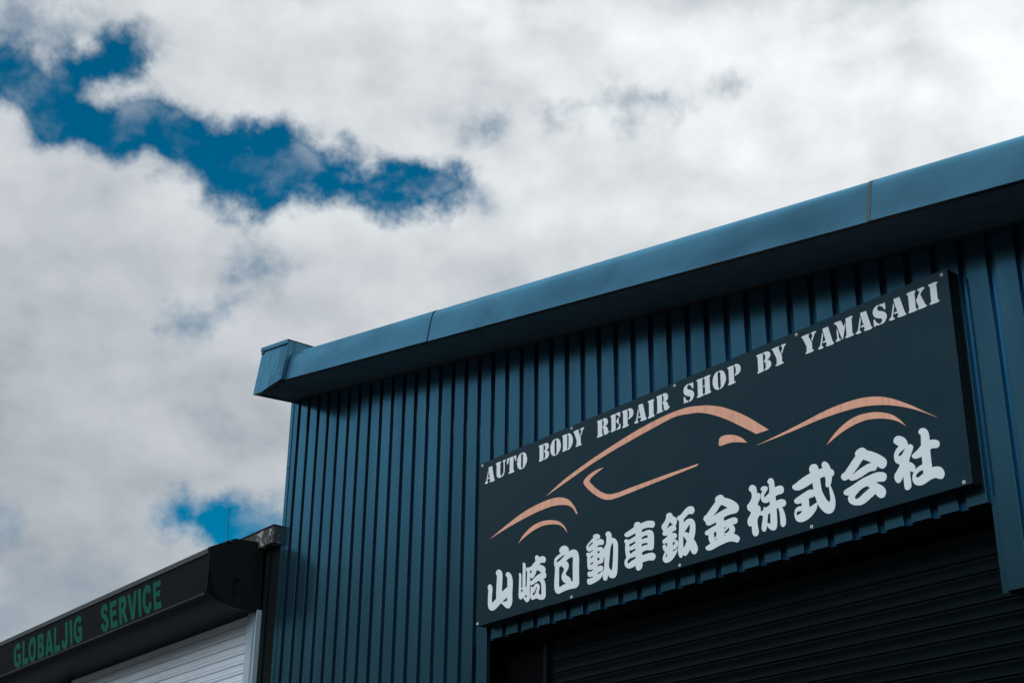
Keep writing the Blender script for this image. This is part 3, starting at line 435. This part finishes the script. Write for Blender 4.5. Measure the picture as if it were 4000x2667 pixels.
def glyph_mesh(name, code, mat, thick=0.0012):
    cu = bpy.data.curves.new('outline', 'CURVE'); cu.dimensions = '2D'; cu.fill_mode = 'BOTH'; cu.extrude = thick
    for s in code.split('|'):
        pts = outline(s)
        sp = cu.splines.new('POLY'); sp.points.add(len(pts)-1)
        for p, q in zip(sp.points, pts): p.co = (q.x, q.y, 0, 1)
        sp.use_cyclic_u = True
    ob = bpy.data.objects.new('outline', cu); COL.objects.link(ob)
    bpy.context.view_layer.update()
    me = bpy.data.meshes.new_from_object(ob.evaluated_get(bpy.context.evaluated_depsgraph_get()))
    bpy.data.objects.remove(ob, do_unlink=True); bpy.data.curves.remove(cu)
    for v in me.vertices: v.co = (v.co.x, -v.co.z, v.co.y)
    me.name = name; me.materials.clear(); me.materials.append(M[mat])
    bm = bmesh.new(); bm.from_mesh(me); bmesh.ops.remove_doubles(bm, verts=bm.verts, dist=1e-6)
    bmesh.ops.recalc_face_normals(bm, faces=bm.faces); bm.to_mesh(me); bm.free()
    return me

# ------------------------------------------------------------------ ground
structure('ground', [(-2500, -2500, 0), (2500, -2500, 0), (2500, 2500, 0), (-2500, 2500, 0)], [(0, 1, 2, 3)], 'ground')

# unseen ring of high ground, added to darken the reflections in the cladding
v, f = [], []
NH = 180
for i in range(NH):
    a = 2*math.pi*i/NH
    d = 520 + 60*math.sin(3*a + 1)
    e = 7.6 + 1.6*math.sin(2*a+0.6) + 1.0*math.sin(7*a+2) + 0.5*math.sin(19*a) + 0.4*math.sin(43*a+1)
    deg = (math.degrees(a) + 180) % 360 - 180                    # bumps behind the camera, raised to darken those reflections
    dev = (deg - 178 + 180) % 360 - 180
    e += 10.0*math.exp(-(dev/42)**2) + 6.5*math.exp(-((deg+122)/28)**2)
    top = d*math.tan(R(e))
    for dd, h in ((0, -1.0), (90, top*0.5), (190, top*(1+190/d)), (420, top*0.8)):
        v.append(((d+dd)*math.sin(a), (d+dd)*math.cos(a), h))
for i in range(NH):
    for j in range(3):
        p = i*4+j; q = ((i+1) % NH)*4+j
        f.append((p, q, q+1, p+1))
structure('added_hills', v, f, 'added_hills')

# ------------------------------------------------------------------ main workshop
WALL = 7.0                                  # face of the cladding
PITCH_W = 0.1944                            # rib spacing
X0 = -12.619                                # first groove
XL, XR = -12.77, -1.2                       # left corner, far right end
GD = 0.036                                  # groove depth
OPEN_L, OPEN_R = -9.47, -4.64               # roller door opening
HEAD = 2.569 + EYE; HEAD2 = 2.05 + EYE
BACK = 17.0
def soffit(x): return 3.4394 - 0.1732*x + EYE

shop = thing('auto_repair_shop', (-7.0, 7.0, 0.0), 'large blue ribbed steel workshop with sloping blue roof edge and wide dark roller door', 'building')

def clad(x0, x1, w0, bottom, first=False):
    """one rib of cladding: groove floor, then the raised pan"""
    gl = x0; ta = random.uniform(0, 0.0016); tb = random.uniform(0, 0.0016)     # pans never sit quite flat
    prof = [(gl, WALL+GD), (gl+0.046, WALL+GD), (gl+0.054, WALL+0.002+ta), (gl+0.056, WALL+ta), (x1-0.005, WALL+tb), (x1-0.003, WALL+0.002+tb), (x1-0.0004, WALL+GD)]
    if first: prof = prof[3:]
    v = []; f = []; n = len(prof)
    for x, y in prof: v.append((x, y, bottom))
    for x, y in prof: v.append((x, y, soffit(x) + 0.02))
    for i in range(n-1): f.append((i, i+1, n+i+1, n+i))
    # return of the sheet at its lower edge
    for x, y in prof: v.append((x, y + 0.0012, bottom))
    for i in range(n-1): f.append((i, 2*n+i, 2*n+i+1, i+1))
    return part('wall_panel', v, f, 'wall', shop)
k = 0
screw_me = None
while X0 + k*PITCH_W < XR:
    a = X0 + k*PITCH_W; b = a + PITCH_W
    bottom = 0.02
    if a > OPEN_L - 0.03 and b < OPEN_R + 0.12: bottom = HEAD + random.uniform(-0.002, 0.002)
    elif a >= OPEN_R - 0.12: bottom = HEAD2
    clad(a, b, 0.14, bottom)
    k += 1
NPAN = k
# flashing that folds round the left corner
v, f = [], []
prof = [(XL, 7.30), (XL, WALL-0.004), (XL+0.058, WALL-0.004), (XL+0.060, WALL+0.010), (XL+0.066, WALL+0.010), (XL+0.068, WALL+0.001), (X0-0.004, WALL+0.001), (X0, WALL+GD)]
n = len(prof)
v = [(x, y, 0.0) for x, y in prof] + [(x, y, soffit(x)+0.02) for x, y in prof]
f = [(i, i+1, n+i+1, n+i) for i in range(n-1)]
part('corner_flashing', v, f, 'wall', shop)
# screws in the groove floors
def bolt_mesh():
    v, f = cyl_geo((0, 0, 0), (0, -1, 0), 0.009, 0.004, 12)
    v2, f2 = cyl_geo((0, -0.004, 0), (0, -1, 0), 0.0055, 0.005, 6)
    return mesh('screw', list(v) + list(v2), f + [tuple(i + len(v) for i in q) for q in f2], 'bolt')
bolt = bolt_mesh()
for kk in range(3, NPAN, 3):
    gx = X0 + kk*PITCH_W + 0.032
    if gx > -2.5: break
    for zz in (4.62 + EYE, 3.98 + EYE - 0.1*((kk*7) % 3), 2.63 + EYE, 1.35+EYE):
        if zz > soffit(gx) - 0.12: continue
        if gx > OPEN_L and zz < HEAD + 0.03 and gx < OPEN_R: continue
        if gx > OPEN_R and zz < HEAD2: continue
        link('screw', bolt, shop, Vector((gx, WALL+GD-0.0005, zz)) - origin(shop))
for zz in (4.9, 4.2, 3.3, 2.4):
    link('screw', bolt, shop, Vector((XL+0.03, WALL-0.0045, zz+EYE)) - origin(shop))

# shell behind the cladding
part('side_wall', [(XL+0.002, 7.3, 0), (XL+0.002, BACK, 0), (XL+0.002, BACK, soffit(XL)+0.1), (XL+0.002, 7.3, soffit(XL)+0.1)], [(0, 1, 2, 3)], 'wall', shop)
part('side_wall', [(XR, 7.04, 0), (XR, BACK, 0), (XR, BACK, soffit(XR)+0.1), (XR, 7.04, soffit(XR)+0.1)], [(0, 1, 2, 3)], 'wall', shop)
part('rear_wall', [(XL+0.002, BACK, 0), (XR, BACK, 0), (XR, BACK, soffit(XR)+0.1), (XL+0.002, BACK, soffit(XL)+0.1)], [(0, 1, 2, 3)], 'wall', shop)

# roof edge: sloping curved barge flashing in three lengths
FY = 6.492
FP = [(0.0, 0.0), (0.003, 0.012), (0.014, 0.085), (0.028, 0.170), (0.041, 0.235), (0.055, 0.280), (0.072, 0.306), (0.100, 0.322), (0.150, 0.330), (0.30, 0.332)]
def barge(xa, xb, dy, name='fascia_panel', mat='fascia'):
    prof = [(FY + dy + y, z + dy*-0.5) for y, z in FP]
    o = sweep_x(name, prof, xa, xb, mat, shop, soffit, closed=False, nx=12)
    auto_smooth(o, 40); return o
barge(-12.02, -9.578, 0.0); barge(-9.580, -4.872, 0.003); barge(-4.874, XR-0.1, 0.0)
def seam(x, w, mat, dy):
    pr = [(FY + dy + y, z) for y, z in FP[:-1]]
    o = sweep_x('seam_strip', pr, x-w, x, mat, shop, soffit, closed=False, nx=1); auto_smooth(o, 40)
seam(-9.566, 0.020, 'wall', -0.0035)
seam(-4.875, 0.030, 'seal', -0.0015)
# drip edge under the flashing and the soffit sheets
sweep_x('drip_edge', [(FY, -0.004), (FY+0.030, -0.010), (FY+0.032, -0.006), (FY+0.004, 0.000)], -12.0, XR-0.1, 'trim', shop, soffit)
xs = [XL+0.005, -9.9, -6.3, -2.7, XR-0.1]
for a, b in zip(xs[:-1], xs[1:]):
    a2 = a + (0.003 if a > XL+0.1 else 0)
    if a2 < -12:
        vv = [(a2, WALL+0.06, soffit(a2)), (b, WALL+0.06, soffit(b)), (b, FY+0.03, soffit(b)), (-12.60, FY+0.03, soffit(-12.60))]
    else:
        vv = [(a2, WALL+0.06, soffit(a2)), (b, WALL+0.06, soffit(b)), (b, FY+0.03, soffit(b)), (a2, FY+0.03, soffit(a2))]
    part('soffit_sheet', vv, [(0, 1, 2, 3)], 'soffit', shop)
# small trim where soffit meets cladding
sweep_x('soffit_trim', [(WALL-0.012, -0.022), (WALL-0.0015, -0.022), (WALL-0.0015, -0.002), (WALL-0.012, -0.002)], XL+0.03, XR-0.1, 'trim', shop, soffit)
# roof sheet
part('roof', [(XL, FY+0.28, soffit(XL)+0.31), (XR-0.1, FY+0.28, soffit(XR-0.1)+0.31), (XR-0.1, BACK+0.2, soffit(XR-0.1)+0.31), (XL, BACK+0.2, soffit(XL)+0.31)], [(0, 1, 2, 3)], 'trim', shop)
# box end at the high corner
BX0, BX1 = -12.596, -12.035
bz = 5.527 + EYE
def btop(x): return 5.955 + EYE + 0.1732*(-12.03 - x)
yb, yt = 6.455, 6.515
def fy(z): return yb + (yt-yb)*(z-bz)/(0.45)
v = [(BX0, yb, bz), (BX1, yb, bz), (BX1, fy(btop(BX1)), btop(BX1)), (BX0, fy(btop(BX0)), btop(BX0)),
     (BX0-0.14, 7.02, bz+0.09), (BX1, 7.02, bz+0.005), (BX1, 7.3, btop(BX1)), (BX0, 7.3, btop(BX0)), (BX0+0.165, yb-0.002, bz-0.022)]
gb = part('end_box', v, [(0, 8, 1, 2, 3), (1, 5, 6, 2), (0, 3, 7, 4), (4, 7, 6, 5)], 'stained', shop)
# return flange along the lower edge, bent where the box drops to its tip
v = [(BX0, yb, bz-0.0008), (BX0+0.165, yb-0.002, bz-0.0228), (BX1, yb, bz-0.0008), (BX1-0.02, yb+0.085, bz+0.004), (BX0+0.165, yb+0.075, bz-0.012), (BX0+0.01, yb+0.05, bz+0.004)]
part('return_flange', v, [(0, 1, 4, 5), (1, 2, 3, 4)], 'edge', gb)
v = [(BX0+0.004, yb+0.045, bz+0.030), (BX1, yb+0.05, bz+0.012), (BX1, 7.02, bz+0.02), (BX0-0.135, 7.02, bz+0.10)]
part('underside', v, [(0, 1, 2, 3)], 'soffit', gb)
# folded lip along its top and the screw near its lower corner
zt0, zt1 = btop(BX0), btop(BX1)
def lip(z, x, dy): return (x, fy(z)-dy, z)
v = [lip(zt0-0.035, BX0-0.008, 0.016), lip(zt1-0.035, BX1+0.006, 0.016), lip(zt1+0.008, BX1+0.006, 0.018), lip(zt0+0.008, BX0-0.008, 0.018),
     lip(zt0-0.035, BX0-0.008, 0.001), lip(zt1-0.035, BX1+0.006, 0.001), (BX1+0.006, 7.3, zt1+0.008), (BX0, 7.3, zt0+0.008)]
part('lid', v, [(0, 1, 2, 3), (0, 4, 5, 1), (3, 2, 6, 7), (1, 5, 2), (0, 3, 4)], 'fascia', gb)
o = origin(gb)
link('screw', bolt, gb, Vector((BX1-0.045, fy(bz+0.075)-0.0005, bz+0.075)) - o)
box('clip', BX0+0.004, BX0+0.045, fy(zt0-0.06)-0.010, fy(zt0-0.06)-0.001, zt0-0.072, zt0-0.038, 'edge', gb)

# door opening: lintel, jambs, reveal
box('lintel', OPEN_L-0.05, OPEN_R, 7.045, 7.42, HEAD+0.012, HEAD+0.5, 'trim', shop)
box('lintel', OPEN_R, XR-0.02, 7.045, 7.42, HEAD2+0.012, HEAD2+0.9, 'trim', shop)
GX = X0 + 16*PITCH_W
part('wall_edge', [(GX, WALL+GD, 0.0), (GX+0.046, WALL+GD, 0.0), (GX+0.046, WALL+GD, HEAD), (GX, WALL+GD, HEAD)], [(0, 1, 2, 3)], 'wall', shop)
box('door_jamb', GX+0.0465, GX+0.056, WALL+0.012, 7.36, 0.0, HEAD+0.004, 'post', shop)
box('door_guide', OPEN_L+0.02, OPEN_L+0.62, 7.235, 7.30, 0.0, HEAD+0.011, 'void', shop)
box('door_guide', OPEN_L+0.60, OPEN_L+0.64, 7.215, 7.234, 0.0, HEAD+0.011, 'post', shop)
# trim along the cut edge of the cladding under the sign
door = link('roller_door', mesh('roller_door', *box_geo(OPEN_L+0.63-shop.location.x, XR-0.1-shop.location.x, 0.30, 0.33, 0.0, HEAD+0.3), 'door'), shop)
SP = 0.0865
prof = [(0.006, 0.0), (-0.003, 0.002), (-0.0045, 0.005), (-0.003, 0.010), (0.0005, 0.020), (0.001, 0.045), (-0.0005, 0.070), (-0.003, 0.080), (0.001, 0.084), (0.006, 0.0865)]
L0, L1 = OPEN_L+0.64, XR-0.1
vv = [(x - shop.location.x, y, z) for x in (L0, L1) for y, z in prof]
n = len(prof)
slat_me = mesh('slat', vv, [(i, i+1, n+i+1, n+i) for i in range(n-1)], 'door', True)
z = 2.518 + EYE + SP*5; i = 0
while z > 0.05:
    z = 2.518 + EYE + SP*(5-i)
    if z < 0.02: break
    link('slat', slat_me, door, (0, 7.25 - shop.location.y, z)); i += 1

# ------------------------------------------------------------------ signboard
SX, SZ, SY = -1.351*6.9, 0.386*6.9 + EYE, 6.9
SW, SH = 4.660, 1.348
sign = thing('signboard', (SX, SY, SZ), 'long black signboard with white stencil lettering, copper car outline and Japanese characters above roller door', 'sign')
SEAM = 2.318
for a, b in ((0, SEAM-0.0006), (SEAM+0.0006, SW)):
    box('panel', SX+a, SX+b, SY, SY+0.004, SZ, SZ+SH, 'sign', sign)
# folded tray behind the face
box('frame', SX+0.004, SX+SW-0.004, SY+0.0045, WALL-0.001, SZ+0.004, SZ+SH-0.004, 'plate', sign)
FRONT = -0.0013
for code in KANJI: link('character', glyph_mesh('character', code, 'vinyl'), sign, (0, FRONT, 0))
for code in CAR: link('car_stroke', glyph_mesh('car_stroke', code, 'copper'), sign, (0, FRONT, 0))
letters = {c: glyph_mesh('letter', code, 'vinyl') for c, code in STENCIL.items()}
for c, x in SIGN_TEXT: link('letter', letters[c], sign, (x*0.001, FRONT, 0))
def ring_mesh():
    v = []; f = []; N = 18
    sect = [(0.0105, 0.0), (0.0100, -0.003), (0.0082, -0.0042), (0.0062, -0.0033), (0.0055, -0.0012)]
    for i in range(N):
        a = 2*math.pi*i/N
        for r, y in sect: v.append((r*math.cos(a), y, r*math.sin(a)))
    m_ = len(sect)
    for i in range(N):
        for j in range(m_-1):
            f.append((i*m_+j, ((i+1) % N)*m_+j, ((i+1) % N)*m_+j+1, i*m_+j+1))
    return mesh('screw_cap', v, f, 'screw', True)
ring = ring_mesh()
pin = mesh('screw', *cyl_geo((0, -0.0003, 0), (0, -1, 0), 0.0055, 0.0018, 10), 'bolt')
for x, zz in SIGN_SCREWS:
    rg = link('screw_cap', ring, sign, (x*0.001, -0.0002, zz*0.001))
    link('screw', pin, rg, (0, 0, 0))

# ------------------------------------------------------------------ neighbouring workshop on the left
NE = -13.078                                 # right end of its shutter box
NL = -34.0
E_ = EYE
nb = thing('neighbour_workshop', (-18.0, 7.0, 0.0), 'dark workshop at the left with green lettering on its shutter box and pale grey shutter', 'building')
box('wall', NL, -12.80, 7.12, 15.0, 0.0, 4.10+E_, 'post', nb)
box('post', -13.062, -12.975, 7.000, 7.119, 0.0, 4.118+E_, 'post', nb, 0.003)
box('post', -12.972, -12.800, 7.015, 7.119, 0.0, 4.118+E_, 'post', nb, 0.003)
cap = box('parapet_cap', NL, -12.785, 6.912, 7.16, 4.120+E_, 4.298+E_, 'peel', nb, 0.004)
sweep_x('cap_edge', [(6.905, 4.292), (6.905, 4.306), (7.165, 4.306), (7.165, 4.2995), (6.9105, 4.2995), (6.9105, 4.292)], NL, -12.780, 'post', nb, lambda x: E_)
# roller shutter housing
HP = [(6.390, 4.028), (6.390, 3.592), (6.397, 3.582), (6.412, 3.578), (6.432, 3.566), (6.462, 3.545), (6.505, 3.523), (6.565, 3.504), (6.640, 3.491), (6.740, 3.484), (6.985, 3.482), (6.985, 4.185), (6.650, 4.166)]
hs = sweep_x('shutter_housing', HP, NL, NE-0.004, 'housing', nb, lambda x: E_, nx=1)
auto_smooth(hs, 28)
sweep_x('top_edge', [(6.379, 3.984), (6.379, 4.036), (6.62, 4.158), (6.622, 4.154), (6.3885, 4.0315), (6.3885, 3.984)], NL, NE-0.045, 'edge', hs, lambda x: E_)
sweep_x('bottom_rib', [(6.384, 3.574), (6.384, 3.588), (6.3895, 3.590), (6.3895, 3.574)], NL, NE-0.045, 'trim', hs, lambda x: E_)
for code in GREEN:
    link('letter', glyph_mesh('letter', code, 'green', 0.001), hs, Vector((0, 6.3888, E_)) - origin(hs))
# end plate with its fixings
EP = [(6.374, 4.038), (6.648, 4.173), (6.80, 4.181), (6.975, 4.189), (6.995, 3.484), (6.886, 3.470), (6.777, 3.469), (6.667, 3.480), (6.583, 3.508), (6.515, 3.561), (6.469, 3.619), (6.439, 3.697), (6.413, 3.815), (6.392, 3.939)]
ep = sweep_x('end_plate', EP, NE-0.042, NE, 'plate', nb, lambda x: E_)
for yy, zz in ((6.62, 3.95), (6.52, 3.86), (6.70, 3.62), (6.78, 3.60), (6.74, 3.56), (6.88, 3.98), (6.85, 3.66)):
    v, f = cyl_geo((NE, yy, zz+E_), (1, 0, 0), 0.009, 0.008, 6)
    part('bolt', v, f, 'trim', ep)
box('bracket', NE+0.0005, NE+0.022, 6.655, 6.672, 3.60+E_, 3.78+E_, 'housing', ep, 0.003)
box('bracket', NE+0.0005, NE+0.020, 6.673, 6.72, 3.755+E_, 3.775+E_, 'housing', ep, 0.003)
# shutters, guide rails
def rail(x0, x1):
    r_ = box('guide_rail', x0, x1-0.055, 6.945, 7.02, 0.0, 3.500+E_, 'rail', nb, 0.004)
    box('rail_flange', x1-0.048, x1-0.022, 6.960, 7.02, 0.0, 3.498+E_, 'rail', r_, 0.002)
    box('rail_flange', x1-0.018, x1, 6.952, 7.02, 0.0, 3.498+E_, 'rail', r_, 0.002)
rail(-13.250, -13.068)
box('mullion', -17.86, -17.79, 6.95, 7.04, 0.0, 3.60+E_, 'trim', nb, 0.004)
SPN = 0.1012
sp = [(0.020, 0.0), (0.012, 0.003), (-0.004, 0.007), (-0.010, 0.014), (-0.010, 0.028), (-0.004, 0.034), (-0.011, 0.040), (-0.012, 0.066), (-0.004, 0.072), (-0.010, 0.078), (-0.008, 0.090), (0.0, 0.0955), (0.020, 0.0975), (0.020, 0.1012)]
def shutter(xa, xb):
    s = link('shutter', mesh('shutter', *box_geo(xa+18, xb+18, 0.03, 0.045, 0.0, 3.5+E_), 'slat'), nb)
    n = len(sp)
    me = mesh('slat', [(x+18, y, z) for x in (xa, xb) for y, z in sp], [(i, i+1, n+i+1, n+i) for i in range(n-1)], 'slat')
    z = 3.416 + E_; 
    while z > 0.02:
        link('slat', me, s, (0, 0.005, z)); z -= SPN
shutter(-17.785, -13.255)
shutter(-22.6, -17.865)

# ------------------------------------------------------------------ whip antenna on the shutter box
ant = thing('antenna', (NE-0.02, 6.575, 4.128+E_), 'thin black whip antenna standing on the dark shutter box of the left workshop', 'antenna')
o = origin(ant)
rod_top = Vector((NE-0.02+0.012, 6.553, 4.462+E_))
d = rod_top - o
v, f = cyl_geo(o + d*0.06, d, 0.0042, d.length*0.94, 8, 0.0022); part('rod', v, f, 'black', ant)
v, f = cyl_geo(rod_top - d*0.02, d, 0.0085, 0.016, 8, 0.006); part('tip', v, f, 'black', ant)
v, f = cyl_geo(o, d, 0.013, 0.03, 8, 0.006); part('base', v, f, 'trim', ant)
box('foot', o.x-0.012, o.x+0.05, o.y-0.02, o.y+0.03, o.z-0.004, o.z+0.004, 'edge', ant)
